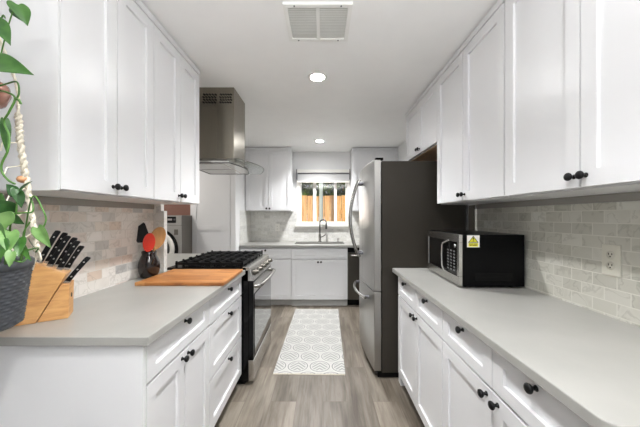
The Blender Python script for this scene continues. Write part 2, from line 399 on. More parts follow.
# outside the window: ground, fence, hedge
b = MB(); b.box(-5, 5, YB+.2, 12, -.12, 0, M['ground']); o = struct('ground', b)
fence = thing('garden_fence', 'tall cedar board fence in sunlight seen through the window', 'fence', (0, 7.2, 0))
for i in range(34):
    x = -2.6+i*.148; t = random.uniform(-.012, .012)
    b = MB(); b.box(x, x+.138, t, t+.022, 0, 1.86+random.uniform(-.02, .02), M['fence']); b.build('plank', fence)
b = MB(); b.box(-2.6, 2.5, .035, .08, .4, .49, M['fence']); b.box(-2.6, 2.5, .035, .08, 1.4, 1.49, M['fence']); b.build('rail', fence)
b = MB(); b.lathe([(.045, 0), (.045, 2.75)], M['post'], 16, Matrix.Translation((-.02, 6.55, 0))); o = b.build('post'); tag(o, 'pale round post outside the window, before the fence', 'post')
def leaf_verts(L_, w, fold=.15, heart=True):
    # heart-shaped blade in the local XY plane: base at the origin, tip at +y
    rows = [(-.10, .30), (-.14, .52), (.0, .86), (.16, 1.0), (.34, .97), (.54, .74), (.72, .47), (.87, .2), (1.0, 0)] if heart else [(0, .05), (.2, .8), (.5, 1), (.8, .5), (1, 0)]
    vs = []; fs = []
    for t, k in rows:
        x = k*w*.5; y = t*L_; z = fold*x
        yc = max(y, 0) if t < .15 else y
        droop = -.12*L_*max(0, t)**2
        vs += [(-x, y, z+droop), (-x*.5, (y+yc)/2, z*.5+droop), (0, yc, droop), (x*.5, (y+yc)/2, z*.5+droop), (x, y, z+droop)]
    for i in range(len(rows)-1):
        for k in range(4): fs.append((i*5+k, i*5+k+1, i*5+k+6, i*5+k+5))
    return vs, fs
h = MB(); lv, lf = leaf_verts(.11, .06, heart=False)
for i in range(5200):
    p = Vector((random.uniform(-2.6, 2.5), random.gauss(7.9, .25), random.uniform(1.45, 2.9)))
    if p.y < 7.45: p.y = 7.5
    mx = Matrix.Translation(p) @ Matrix.Rotation(random.uniform(0, 2*PI), 4, 'Z') @ Matrix.Rotation(random.uniform(-2.2, .6), 4, 'X') @ Matrix.Scale(random.uniform(1.3, 2.4), 4)
    h.add([mx @ Vector(v) for v in lv], lf, M['hedge'])
for i in range(12):
    x = -2.5+i*.44; h.tube([(x, 7.9, 0), (x+.05, 7.9, 1.2), (x, 7.9, 2.6)], [.05, .035, .015], M['fence'], 6)
o = h.build('hedge'); tag(o, 'leafy green hedge rising behind the garden fence', 'hedge')

# ------------------------------------------------------------------ cabinets
def shaker(mb, x0, x1, z0, z1, rail=.055, t=.021, rec=.011, m=None):
    m = m or M['paint']; r = min(rail, (z1-z0)*.30); c = .003
    mb.box(x0, x1, rec+.001, t, z0, z1, m)
    mb.box(x0, x0+rail, 0, rec+.001, z0, z1, m); mb.box(x1-rail, x1, 0, rec+.001, z0, z1, m)
    mb.box(x0+rail, x1-rail, 0, rec+.001, z0, z0+r, m); mb.box(x0+rail, x1-rail, 0, rec+.001, z1-r, z1, m)
kb = MB()
km = Matrix.Rotation(PI/2, 4, 'X')   # lathe axis z -> -y
kb.lathe([(.0085, -.001), (.0085, .002), (.0055, .004), (.005, .011), (.009, .014), (.013, .018), (.0145, .022), (.0133, .026), (.009, .029), (.002, .0295)], M['black'], 18, km)
KNOB = kb.build('knob'); KNOB_ME = KNOB.data; bpy.data.objects.remove(KNOB)
def knob(parent, x, z):
    o = bpy.data.objects.new('knob', KNOB_ME); C.objects.link(o); o.parent = parent; o.location = (x, 0, z); return o
def cabinet(name, label, loc, rz, width, depth, z0, z1, fronts, group, toe=0, crown=False, extra=None):
    root = thing(name, label, 'cabinet', loc, rz, group)
    b = MB(); b.box(.0, width, .030, depth, z0, z1, M['paint'])
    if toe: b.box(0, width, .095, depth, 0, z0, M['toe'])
    b.build('body', root)
    g = .003
    for f in fronts:
        kind, x0, x1, a, c = f[:5]
        b = MB(); shaker(b, x0+g, x1-g, a+g, c-g); d = b.build(kind, root)
        for (kx, kz) in f[5:]: knob(d, kx, kz)
    if crown:
        b = MB(); b.box(0, width, -.004, .02, z1-.028, z1+.005, M['paint']); b.build('crown_strip', root)
    if extra: extra(root)
    return root
R90 = PI/2
TOP = 2.382
# right base cabinets (local x runs from the far end towards the camera)
for i, (yf, lab) in enumerate(((2.172, 'white base cabinet beside the fridge, two drawers over two doors'), (1.371, 'white base cabinet nearest the camera under the right worktop'))):
    w = .80; h = w/2
    cabinet('base_cabinet', lab, (.590, yf, 0), -R90, w, .595, .10, CT-.034,
            [('drawer', 0, h, .712, .862, (h/2, .838)), ('drawer', h, w, .712, .862, (h/2+h, .838)),
             ('door', 0, h, .105, .706, (h-.032, .678)), ('door', h, w, .105, .706, (h+.032, .678))],
            'right-hand base cabinets', toe=1)
b = MB(); b.box(.612, 1.185, 2.174, 2.235, .0, CT-.034, M['paint']); o = b.build('filler_panel'); tag(o, 'narrow white filler panel between base cabinet and fridge', 'panel')
# left base cabinets (local x runs away from the camera)
wA = .555; hA = wA/2
cabinet('base_cabinet', 'white base cabinet below the knife block, one wide drawer over two doors', (-.618, .985, 0), R90, wA, .61, .10, CT-.034,
        [('drawer', 0, wA, .718, .862, (hA, .842)), ('door', 0, hA, .105, .712, (hA-.028, .685)), ('door', hA, wA, .105, .712, (hA+.028, .685))], 'left-hand base cabinets', toe=1)
wB = .61
cabinet('drawer_cabinet', 'white three drawer base cabinet next to the black range', (-.618, 1.541, 0), R90, wB, .61, .10, CT-.034,
        [('drawer', 0, wB, .712, .862, (wB/2, .835)), ('drawer', 0, wB, .402, .706, (wB/2, .675)), ('drawer', 0, wB, .105, .396, (wB/2, .375))], 'left-hand base cabinets', toe=1)
b = MB(); b.box(-1.249, -.619, .974, .984, 0, CT-.034, M['paint']); b.box(-.665, -.619, .968, .974, 0, CT-.034, M['paint']); o = b.build('end_panel')
tag(o, 'plain white end panel below the knife block and planter', 'panel')
# right wall cabinets
UP = 1.405
for i, (yf, lab) in enumerate(((2.143, 'white double door wall cabinet directly above the microwave'), (1.349, 'white double door wall cabinet above the right wall outlet'))):
    w = .787; h = w/2
    cabinet('wall_cabinet', lab, (.88, yf, 0), -R90, w, .305, UP, TOP,
            [('door', 0, h, UP+.004, TOP-.03, (h-.022, UP+.045)), ('door', h, w, UP+.004, TOP-.03, (h+.022, UP+.045))], 'right-hand wall cabinets', crown=True)
def ply(root):
    b = MB(); b.box(.02, .78, .022, .30, 1.874, 1.879, M['ply']); b.build('underside', root)
w = .797; h = w/2
cabinet('wall_cabinet', 'short white wall cabinet above the fridge with bare wood underside', (.88, 2.942, 0), -R90, w, .305, 1.88, TOP,
        [('door', 0, h, 1.884, TOP-.03, (h-.022, 1.925)), ('door', h, w, 1.884, TOP-.03, (h+.022, 1.925))], 'right-hand wall cabinets', crown=True, extra=ply)
# left wall cabinets
wA = .541; hA = wA/2
def stile(root):
    b = MB(); b.box(-.006, -.0005, .001, .036, 1.402, TOP, M['paint']); b.build('side_stile', root)
cabinet('wall_cabinet', 'white wall cabinet above the knife block, its broad side facing the camera', (-.905, .967, 0), R90, wA, .343, 1.402, TOP,
        [('door', 0, hA, 1.405, TOP-.03, (hA-.025, 1.441)), ('door', hA, wA, 1.405, TOP-.03, (hA+.025, 1.441))], 'left-hand wall cabinets', crown=True, extra=stile)
wB = .560; hB = wB/2
cabinet('wall_cabinet', 'white wall cabinet above the utensil jug, beside the range hood', (-.905, 1.509, 0), R90, wB, .343, 1.402, TOP,
        [('door', 0, hB, 1.405, TOP-.03, (hB-.022, 1.445)), ('door', hB, wB, 1.405, TOP-.03, (hB+.022, 1.445))], 'left-hand wall cabinets', crown=True)
# back run
YF = 4.08
cabinet('base_cabinet', 'white base cabinet behind the range, single drawer over doors', (-1.195, YF, 0), 0, .747, .60, .10, CT-.034,
        [('drawer', 0, .747, .70, .855, (.373, .825)), ('door', 0, .373, .105, .694, (.335, .66)), ('door', .373, .747, .105, .694, (.411, .66))], 'back base cabinets', toe=1)
cabinet('sink_cabinet', 'white sink base cabinet under the window with two doors', (-.447, YF, 0), 0, .822, .058, .10, CT-.034,
        [('false_front', 0, .411, .70, .855), ('false_front', .411, .822, .70, .855), ('door', 0, .411, .105, .694, (.389, .655)), ('door', .411, .822, .105, .694, (.433, .655))], 'back base cabinets', toe=1)
cabinet('wall_cabinet', 'white double door wall cabinet left of the window', (-1.195, 4.36, 0), 0, .715, .335, UP, TOP,
        [('door', 0, .3575, UP+.004, TOP-.03, (.333, UP+.038)), ('door', .3575, .715, UP+.004, TOP-.03, (.382, UP+.038))], 'back wall cabinets', crown=True)
cabinet('wall_cabinet', 'white wall cabinet right of the window, partly behind the fridge', (.475, 4.36, 0), 0, .712, .335, UP, TOP,
        [('door', .01, .361, UP+.004, TOP-.03, (.335, UP+.038)), ('door', .361, .712, UP+.004, TOP-.03, (.387, UP+.038))], 'back wall cabinets', crown=True)

# ------------------------------------------------------------------ worktops
def arc(cx, cy, r, a0, a1, n=8): return [(cx+r*math.cos(a0+(a1-a0)*i/n), cy+r*math.sin(a0+(a1-a0)*i/n)) for i in range(n+1)]
b = MB(); r = .035
b.prism(arc(.566+r, .545+r, r, PI, 1.5*PI)+[(XR-.001, .545), (XR-.001, 2.255), (.566, 2.255)], 'z', CT-.032, CT, M['quartz'])
o = b.build('worktop', bevel=.003); tag(o, 'pale grey quartz worktop carrying the microwave', 'worktop')
b = MB(); b.prism([(-.593, .955), (-.593, 2.168), (-1.215, 2.168), (-1.215, 3.15), (-1.9, 3.15), (-1.9, 2.105), (XL+.001, 2.105), (XL+.001, .955)], 'z', CT-.032, CT, M['quartz'])
o = b.build('worktop', bevel=.003); tag(o, 'pale grey quartz worktop carrying the knife block and cutting board', 'worktop')
SX0, SX1, SY0, SY1 = -.40, .33, 4.24, 4.56
b = MB()
b.box(-1.196, SX0, 4.055, YB-.009, CT-.032, CT, M['quartz']); b.box(SX1, XR-.002, 4.055, YB-.009, CT-.032, CT, M['quartz'])
b.box(SX0, SX1, 4.055, SY0, CT-.032, CT, M['quartz']); b.box(SX0, SX1, SY1, YB-.009, CT-.032, CT, M['quartz'])
o = b.build('worktop'); tag(o, 'back quartz worktop under the window, holding the sink', 'worktop')
b = MB(); t = .012
b.box(SX0-t, SX1+t, SY0-t, SY1+t, .66, .672, M['dark_steel'])
b.box(SX0-t, SX0, SY0-t, SY1+t, .672, CT-.033, M['dark_steel']); b.box(SX1, SX1+t, SY0-t, SY1+t, .672, CT-.033, M['dark_steel'])
b.box(SX0, SX1, SY0-t, SY0, .672, CT-.033, M['dark_steel']); b.box(SX0, SX1, SY1, SY1+t, .672, CT-.033, M['dark_steel'])
snk = b.build('sink'); tag(snk, 'sink with an added dark shadow line set in the back worktop under the window', 'sink')
b = MB(); b.lathe([(.045, .672), (.045, .676), (.02, .676)], M['chrome'], 16, Matrix.Translation((-.05, 4.36, 0))); b.build('drain', snk)
b = MB(); q = .012  # dark frame added to draw the sink's shadowed edge as a line
b.box(SX0-q, SX1+q, SY0-q, SY0, CT+.0005, CT+.006, M['sink_shadow']); b.box(SX0-q, SX1+q, SY1, SY1+q, CT+.0005, CT+.006, M['sink_shadow'])
b.box(SX0-q, SX0, SY0, SY1, CT+.0005, CT+.006, M['sink_shadow']); b.box(SX1, SX1+q, SY0, SY1, CT+.0005, CT+.006, M['sink_shadow']); b.build('rim', snk)
# faucet
fx, fy = -.035, 4.61
f = thing('faucet', 'brushed steel gooseneck faucet behind the sink', 'faucet', (fx, fy, CT))
b = MB(); b.lathe([(.028, 0), (.028, .01), (.02, .014), (.02, .11), (.017, .13)], M['faucet'], 18); b.build('base', f)
pts = [(0, 0, .12)]; R_ = .052
pts += [(0, 0, .315)]+[(R_-R_*math.cos(a*PI/10), -.35*(R_-R_*math.cos(a*PI/10)), .315+R_*math.sin(a*PI/10)) for a in range(1, 11)]
b = MB(); b.tube(pts, .012, M['faucet'], 12); b.build('spout', f)
b = MB(); e = pts[-1]; b.tube([e, (e[0], e[1], e[2]-.05), (e[0], e[1], e[2]-.1)], [.014, .017, .019], M['faucet'], 12); b.build('spray_head', f)
b = MB(); b.tube([(.018, 0, .08), (.05, 0, .09), (.095, 0, .125)], [.009, .008, .006], M['faucet'], 10); b.build('lever', f)
d = thing('soap_dispenser', 'small steel soap pump to the right of the faucet', 'soap dispenser', (.262, 4.61, CT))
b = MB(); b.lathe([(.02, 0), (.02, .008), (.011, .012), (.011, .05)], M['steel'], 14); b.build('base', d)
b = MB(); b.tube([(0, 0, .048), (0, 0, .062), (.0, -.03, .066), (0, -.075, .058)], [.009, .009, .007, .006], M['steel'], 10); b.build('pump', d)

# ------------------------------------------------------------------ dishwasher
dw = thing('dishwasher', 'dark steel dishwasher to the right of the sink cabinet', 'dishwasher', (.378, YF, 0))
b = MB(); b.box(0, .598, .03, .57, .10, .862, M['toe_dark']); b.box(0, .598, .09, .5, 0, .10, M['toe_dark']); b.build('body', dw)
b = MB(); b.box(.003, .595, 0, .03, .105, .79, M['dark_steel']); dd = b.build('door', dw)
b = MB(); b.box(.003, .595, 0, .03, .795, .858, M['toe_dark']); b.build('control_panel', dw)
b = MB(); b.tube([(.05, 0, .755), (.05, -.04, .755), (.3, -.045, .755), (.548, -.04, .755), (.548, 0, .755)], .011, M['steel'], 10); b.build('handle', dd)

# ------------------------------------------------------------------ fridge (local x runs towards the camera)
FW = .91
fr = thing('fridge', 'stainless french door fridge with grey side standing at the worktop end', 'fridge', (.424, 3.182, 0), -R90)
b = MB(); b.box(0, FW, .062, .745, .045, 1.765, M['fridge_side']); b.build('cabinet', fr, bevel=.004)
b = MB(); b.box(.02, FW-.01, .03, .7, .005, .045, M['toe_dark']); b.build('base_grille', fr)
for x in (.04, FW-.06):
    b = MB(); b.lathe([(.02, 0), (.02, .04)], M['slot'], 10, Matrix.Translation((x, .035, 0))); b.build('foot', fr)
def bulge(x): return -.032*(1-((x-FW/2)/(FW/2))**2)
def fdoor(name, x0, x1, z0, z1):
    n = 12; fp = [(x0+(x1-x0)*i/n, bulge(x0+(x1-x0)*i/n)) for i in range(n+1)]
    b = MB(); b.prism(fp+[(x1, .056), (x0, .056)], 'z', z0, z1, M['fridge_steel']); return b.build(name, fr, bevel=.004)
dl = fdoor('door', 0.0, FW/2-.002, .705, 1.775); dr = fdoor('door', FW/2+.002, FW, .705, 1.775); dz = fdoor('freezer_drawer', 0, FW, .06, .697)
def bar(par, pts, r=.012):
    b = MB(); b.tube(pts, r, M['chrome'], 12); b.build('handle', par)
def mount(par, p, q):
    b = MB(); b.tube([p, q], .013, M['grey_plastic'], 10); b.build('handle_mount', par)
for par, x in ((dl, FW/2-.045), (dr, FW/2+.045)):
    zs = [.93+(1.665-.93)*i/16 for i in range(17)]
    bar(par, [(x, -.062-.088*math.sin(PI*i/16)**.8, z) for i, z in enumerate(zs)], .0125)
    for z in (.965, 1.63): mount(par, (x, -.026, z), (x, -.085, z))
bar(dz, [(.14+.63*i/16, -.05-.052*math.sin(PI*i/16)**.8, .615) for i in range(17)], .0125)
for x in (.165, .745): mount(dz, (x, -.015, .615), (x, -.06, .615))
b = MB(); b.box(FW-.05, FW-.006, .012, .075, 1.775, 1.793, M['toe_dark']); b.build('hinge_cover', fr)
b = MB(); b.box(.006, .05, .012, .075, 1.775, 1.793, M['toe_dark']); b.build('hinge_cover', fr)

# ------------------------------------------------------------------ range (local x runs away from the camera, front faces +X)
RW = .755
rg = thing('gas_range', 'black and stainless gas range between worktop and peninsula', 'range', (-.532, 2.176, 0), R90)
b = MB(); b.box(0, RW, .043, .67, .03, .893, M['gloss_black']); b.box(.02, RW-.02, .07, .6, .0, .03, M['toe_dark']); b.build('body', rg)
b = MB(); b.box(0, RW, .06, .672, .894, .916, M['gloss_black']); b.build('cooktop', rg)
b = MB(); b.prism([(-.002, .812), (.030, .918), (.085, .922), (.085, .812)], 'x', 0, RW, M['steel']); cp = b.build('control_panel', rg, bevel=.003)
ang = math.atan2(.032, .106)
for i in range(5):
    x = .09+i*.144
    mx = Matrix.Translation((x, .013, .862)) @ Matrix.Rotation(PI/2-ang, 4, 'X')
    b = MB(); b.lathe([(.026, -.002), (.026, .004), (.019, .006), (.0185, .03), (.015, .034)], M['dark_steel'], 18, mx)
    b.box(-.0035, .0035, -.017, .017, .03, .040, M['chrome'], mx)
    b.build('knob', cp)
b = MB(); b.box(.005, RW-.005, 0.002, .043, .20, .805, M['gloss_black']); od = b.build('oven_door', rg, bevel=.003)
b = MB(); b.box(.012, RW-.012, -.001, .003, .715, .80, M['steel']); b.build('door_trim', od)
b = MB(); b.box(.035, RW-.035, -.0015, .003, .225, .70, M['oven_glass']); b.build('door_glass', od)
b = MB(); b.tube([(.04, .0, .765), (.045, -.035, .765)]+[(.06+.635*i/10, -.042-.012*math.sin(PI*i/10), .765) for i in range(11)]+[(RW-.045, -.035, .765), (RW-.04, 0, .765)], .016, M['chrome'], 12); b.build('handle', od)
b = MB(); b.box(.005, RW-.005, 0.0, .043, .03, .192, M['steel']); b.build('warming_drawer', rg, bevel=.003)
def grate(x0, x1):
    b = MB(); z0, z1 = .936, .954; y0, y1 = .085, .615; t = .012
    b.box(x0, x1, y0, y0+t, z0, z1, M['castiron']); b.box(x0, x1, y1-t, y1, z0, z1, M['castiron'])
    b.box(x0, x0+t, y0, y1, z0, z1, M['castiron']); b.box(x1-t, x1, y0, y1, z0, z1, M['castiron'])
    xm = (x0+x1)/2; b.box(xm-t/2, xm+t/2, y0, y1, z0, z1, M['castiron'])
    for y in (y0+.09, y0+.18, (y0+y1)/2-t/2, y1-.18, y1-.09): b.box(x0, x1, y-.005, y+.005, z0+.002, z1+.006, M['castiron'])
    for x in (x0+.004, x1-.016, xm-.006):
        for y in (y0, (y0+y1)/2-.006, y1-t): b.box(x, x+t, y, y+t, .916, z0, M['castiron']); 
        for y in (y0, y1-t): b.box(x, x+t, y, y+t, z1, z1+.010, M['castiron'])
    b.build('grate', rg)
for i in range(3): grate(.012+i*.2455, .012+i*.2455+.238)
for (x, y, r) in ((.13, .21, .045), (.13, .51, .038), (.378, .36, .05), (.625, .21, .04), (.625, .51, .045)):
    b = MB(); b.lathe([(r*1.15, .916), (r*1.15, .922), (r*.9, .924), (r*.9, .930), (r, .931), (r*.95, .936), (.004, .936)], M['castiron'], 18, Matrix.Translation((x, y, 0))); b.build('burner', rg)

# ------------------------------------------------------------------ hood
hd = thing('range_hood', 'stainless chimney hood with glass visor above the range', 'range hood', (-.89, 2.52, 1.74))
def H(b): return Matrix.Translation((.89, -2.52, -1.74))
b = MB(); T = H(0)
b.box(-1.08, -.739, 2.35, 2.69, 1.7585, CE-.001, M['steel_dark'], T); ch = b.build('chimney', hd, bevel=.003)
b = MB(); b.box(-.879, -.873, 2.3475, 2.351, 1.81, 2.22, M['steel_dark'], T); b.build('seam', ch)
for (xa, xb) in ((-1.005, -.885), (-.862, -.757)):
    b = MB()
    for r_ in range(4):
        for c_ in range(5):
            w_ = (xb-xa)/5; x = xa+c_*w_+(w_*.25 if r_ % 2 else 0)
            mx = T @ Matrix.Translation((x+w_*.45, 2.349, 2.272+r_*.022)) @ Matrix.Rotation(.6, 4, 'Y')
            b.box(-w_*.38, w_*.38, -.0025, .003, -.0058, .0058, M['toe_dark'], mx)
    b.build('vent_slots', ch)
# canopy body, curved front
nb = 16
def plan(xb, xe, xa, y0, y1): return [(xb, y0)]+[(xe+(xa-xe)*math.sin(PI*i/nb), y0+(y1-y0)*i/nb) for i in range(nb+1)]+[(xb, y1)]
b = MB(); b.prism(plan(-1.095, -.72, -.665, 2.17, 2.74), 'z', 1.730, 1.749, M['steel'], T); cb = b.build('canopy', hd, bevel=.002)
b = MB(); b.box(-1.06, -.78, 2.21, 2.445, 1.727, 1.731, M['steel'], T); b.box(-1.06, -.78, 2.465, 2.70, 1.727, 1.731, M['steel'], T); b.build('filter', cb)
b = MB(); b.box(-.675, -.6625, 2.41, 2.50, 1.733, 1.747, M['gloss_black'], T); b.build('control_panel', cb)
b = MB(); b.prism(plan(-1.10, -.635, -.535, 2.14, 2.90), 'z', 1.750, 1.758, M['visor'], T); gv = b.build('glass_visor', hd)
b = MB(); bp_ = plan(-1.095, -.72, -.665, 2.17, 2.74); b.tube([T @ Vector((x, y, 1.730)) for x, y in bp_], .0035, M['toe_dark'], 6, closed=True); b.build('canopy_edge', cb)
b = MB(); pl_ = plan(-1.10, -.635, -.535, 2.14, 2.90)
b.tube([T @ Vector((x, y, 1.754)) for x, y in pl_], .002, M['slot'], 6); b.build('visor_rim', gv)

# ------------------------------------------------------------------ microwave
mw = thing('microwave', 'black and stainless microwave oven standing on the right worktop', 'microwave', (.812, 2.157, CT), math.radians(-92.4))
MWW, MWD, MWH = .545, .366, .308
b = MB(); b.box(0.003, MWW, .02, MWD, .012, MWH, M['satin_black'])
for i in range(6): b.box(MWW, MWW+.0015, .09, .30, .045+i*.008, .049+i*.008, M['gloss_black'])
b.build('shell', mw, bevel=.003)
for x in (.04, MWW-.05):
    for y in (.05, MWD-.05):
        b = MB(); b.lathe([(.013, 0), (.013, .013)], M['toe_dark'], 10, Matrix.Translation((x, y, 0))); b.build('foot', mw)
b = MB()
for (x0, x1, z0, z1) in ((0, MWW, .262, MWH), (0, MWW, .010, .065), (0, .028, .065, .262), (.515, MWW, .065, .262)): b.box(x0, x1, 0, .02, z0, z1, M['steel'])
b.build('front_frame', mw, bevel=.002)
b = MB(); b.box(.028, .335, .004, .02, .065, .262, M['gloss_black']); md = b.build('door', mw)
b = MB(); b.box(.055, .295, .0025, .006, .085, .24, M['window_dark']); b.build('door_window', md)
b = MB(); b.box(.337, .515, .004, .02, .065, .262, M['gloss_black']); mp_ = b.build('control_panel', mw)
b = MB(); b.tube([(.40, .004, .268), (.345, -.014, .246), (.340, -.018, .23), (.339, -.02, .165), (.340, -.018, .10), (.342, -.008, .07), (.345, .006, .064)], .006, M['steel'], 10); b.build('handle', md)
b = MB()
for r_ in range(7):
    for c_ in range(3): b.box(.368+c_*.045, .392+c_*.045, .003, .0045, .085+r_*.019, .094+r_*.019, M['key'])
b.build('keypad', mp_)
b = MB(); b.lathe([(.010, -.004), (.010, .001), (.003, .001)], M['steel'], 14, Matrix.Translation((.483, .0, .238)) @ Matrix.Rotation(PI/2, 4, 'X')); b.build('dial', mp_)
# warning sticker on the side
b = MB(); ys0, ys1, zs0, zs1 = .045, .115, .236, .305; X = MWW
b.box(X, X+.001, ys0, ys1, zs0, zs1, M['sticker']); st = b.build('warning_sticker', mw); st['label'] = 'yellow warning sticker with triangle'
b = MB(); yc = (ys0+ys1)/2
b.box(X+.001, X+.0014, ys0+.008, ys1-.008, zs0+.004, zs0+.025, M['warn'])
b.prism([(yc-.029, zs0+.027), (yc+.029, zs0+.027), (yc, zs1-.003)], 'x', X+.001, X+.0013, M['warn_ink'])
b.prism([(yc-.023, zs0+.0305), (yc+.023, zs0+.0305), (yc, zs1-.010)], 'x', X+.0013, X+.0016, M['warn'])
b.prism([(yc+.0035, zs0+.056), (yc-.0035, zs0+.056), (yc-.0022, zs0+.043), (yc+.0022, zs0+.043)], 'x', X+.0016, X+.0019, M['warn_ink'])
b.box(X+.0016, X+.0019, yc-.003, yc+.003, zs0+.034, zs0+.039, M['warn_ink'])
for i, (a, c) in enumerate(((.012, .034), (.038, .056), (.014, .026), (.03, .054))):
    b.box(X+.0014, X+.0017, ys0+a, ys0+c, zs0+.017-(i//2)*.008, zs0+.0205-(i//2)*.008, M['warn_ink'])
b.build('triangle_print', st)

# ------------------------------------------------------------------ outlets
def outlet(label, loc, rz, m):
    o = thing('wall_outlet', label, 'outlet', loc, rz, 'wall outlets')
    b = MB(); b.box(-.037, .037, -.006, 0, -.063, .063, m); b.build('cover_plate', o, bevel=.002)
    for dz in (.022, -.022):
        b = MB(); b.lathe([(.0165, 0), (.0165, .0075), (.002, .0075)], m, 18, Matrix.Translation((0, 0, dz)) @ Matrix.Rotation(PI/2, 4, 'X'))
        b.box(-.008, -.0055, -.0085, -.006, dz-.001, dz+.008, M['slot']); b.box(.0055, .008, -.0085, -.006, dz-.001, dz+.007, M['slot']); b.box(-.0025, .0025, -.0085, -.006, dz-.010, dz-.005, M['slot'])
        b.build('socket', o)
outlet('ivory duplex outlet on the grey tiled right wall', (XR-.008, 1.141, 1.134), -R90, M['ivory'])
outlet('white outlet on the back tiles below the left wall cabinet', (-.745, YB-.008, 1.135), 0, M['white_plastic'])

# ------------------------------------------------------------------ ceiling lights and vent
def can(label, y, x=-.035, k=1):
    o = thing('ceiling_light', label, 'ceiling light', (x, y, CE), 0, 'recessed ceiling lights')
    b = MB(); b.lathe([(.076, 0), (.076, -.004), (.070, -.008), (.056, -.006), (.048, -.001)], M['white_plastic'], 32, cap=False); b.build('trim_ring', o)
    b = MB(); b.lathe([(.048, -.0015), (.044, -.004), (.001, -.0045)], M['can'], 32, cap=False); b.build('lamp', o)
    l = light('ceiling_light_beam', 'SPOT', (0, 0, -.012), (0, 0, 0), CAN_W*k, (.985, .99, 1), spot_size=math.radians(128), spot_blend=.75, shadow_soft_size=.05); l.parent = o
    return o
can('recessed ceiling light between the air vent and the sink end, the nearer in view', 2.18, k=1.15)
can('far recessed ceiling light in front of the kitchen window', 4.02, k=1.45)
can('recessed ceiling light before the air vent, over the near worktops', .34, k=.7)
vt = thing('ceiling_vent', 'white two panel air return vent in the ceiling', 'vent', (-.022, 1.57, CE), 0)
b = MB(); vx, vy = .178, .15; f_ = .022
for (x0, x1, y0, y1) in ((-vx, vx, -vy, -vy+f_), (-vx, vx, vy-f_, vy), (-vx, -vx+f_, -vy+f_, vy-f_), (vx-f_, vx, -vy+f_, vy-f_), (-.009, .009, -vy+f_, vy-f_)): b.box(x0, x1, y0, y1, -.012, 0, M['vent'])
b.build('frame', vt)
b = MB(); b.box(-vx+f_, vx-f_, -vy+f_, vy-f_, -.002, 0, M['vent_in']); b.build('filter', vt)
b = MB()
for i in range(20):
    y = -vy+f_+.008+i*.0128
    for (xa, xb) in ((-vx+f_, -.009), (.009, vx-f_)):
        b.box(xa, xb, -.0048, .0048, -.0008, .0008, M['vent'], Matrix.Translation((0, y, -.006)) @ Matrix.Rotation(.55, 4, 'X'))
b.build('louvers', vt)
for x in (-.12, .12):
    for y in (-vy+.011, vy-.011):
        b = MB(); b.lathe([(.005, -.0115), (.004, -.0145), (.001, -.015)], M['grey_plastic'], 10, Matrix.Translation((x, y, 0))); b.build('screw', vt)

# ------------------------------------------------------------------ window shade
sh = thing('window_shade', 'white fabric shade stacked up at the window top', 'blind', (.02, YB-.02, 2.05))
b = MB(); b.box(-.43, .435, -.075, -.004, -.01, .045, M['white_plastic']); b.build('headrail', sh, bevel=.003)
b = MB(); b.box(-.42, .425, -.065, -.01, -.032, -.014, M['grey_plastic']); b.build('roller', sh)
b = MB()
for i in range(7): b.box(-.425, .43, -.068-.004*(i % 2), -.008, -.05-.016*(i+1)+.016, -.05-.016*i+.014, M['shade'])
b.box(-.425, .43, -.07, -.006, -.165, -.146, M['white_plastic']); b.build('fabric_stack', sh)
for x in (-.436, .436):
    b = MB(); b.box(x-.006, x+.006, -.08, -.002, -.12, .048, M['grey_plastic']); b.build('end_bracket', sh)

# ------------------------------------------------------------------ washer in the laundry beyond the peninsula
ws = thing('washing_machine', 'grey front loading washer seen past the tiled wall end', 'washing machine', (-2.475, 3.60, 0))
b = MB(); b.box(0, .665, .02, .72, .0, 1.332, M['washer_side']); b.build('cabinet', ws, bevel=.006)
b = MB(); b.box(.004, .661, 0, .02, .38, 1.20, M['washer']); fp_ = b.build('front_panel', ws)
b = MB(); b.box(.004, .661, 0, .02, .02, .37, M['washer']); b.build('pedestal_drawer', ws)
b = MB(); b.box(.004, .661, -.004, .02, 1.205, 1.33, M['washer']); b.box(.05, .60, -.006, -.003, 1.235, 1.315, M['gloss_black'])
cpn = b.build('control_panel', ws)
b = MB(); b.box(.40, .55, -.0075, -.0055, 1.265, 1.29, M['washer']); b.box(.57, .59, -.0075, -.0055, 1.268, 1.288, M['key']); b.build('display', cpn)
b = MB(); mx = Matrix.Translation((.365, 0, .90)) @ Matrix.Rotation(PI/2, 4, 'X')
b.lathe([(.262, 0), (.262, .02), (.25, .035), (.235, .035), (.23, .03)], M['gloss_black'], 40, mx, cap=False)
b.lathe([(.235, .034), (.225, .048), (.195, .052), (.175, .04), (.165, .02)], M['white_plastic'], 40, mx, cap=False)
b.lathe([(.17, .02), (.12, .014), (.002, .008)], M['oven_glass'], 40, mx, cap=False); b.build('door', ws)
b = MB(); b.box(.575, .625, -.004, .0, 1.08, 1.15, M['washer_side']); b.build('badge_plate', ws)

# ------------------------------------------------------------------ cutting board, jug, utensils
b = MB(); b.prism([(-1.113, 1.662), (-.584, 1.662), (-.592, 2.094), (-1.112, 2.094)], 'z', CT+.0005, CT+.021, M['board'])
o = b.build('cutting_board', bevel=.003); tag(o, 'bamboo cutting board lying flat on the worktop beside the range', 'cutting board')
jx, jy = -1.173, 1.90
jg = thing('jug', 'dark brown glazed jug holding utensils by the tiled wall', 'jug', (jx, jy, CT))
b = MB(); b.lathe([(.002, .001), (.046, .001), (.05, .006), (.062, .04), (.066, .075), (.062, .11), (.050, .14), (.043, .155), (.046, .178), (.043, .180), (.039, .156), (.046, .138), (.058, .10), (.058, .05), (.03, .02), (.002, .018)], M['glaze'], 36, cap=False); b.build('body', jg)
b = MB(); b.tube([(.045*.7, -.045*.7, .165), (.062, -.062, .16), (.066, -.066, .13), (.058*.75, -.058*.75, .10)], .007, M['glaze'], 8); b.build('handle', jg)
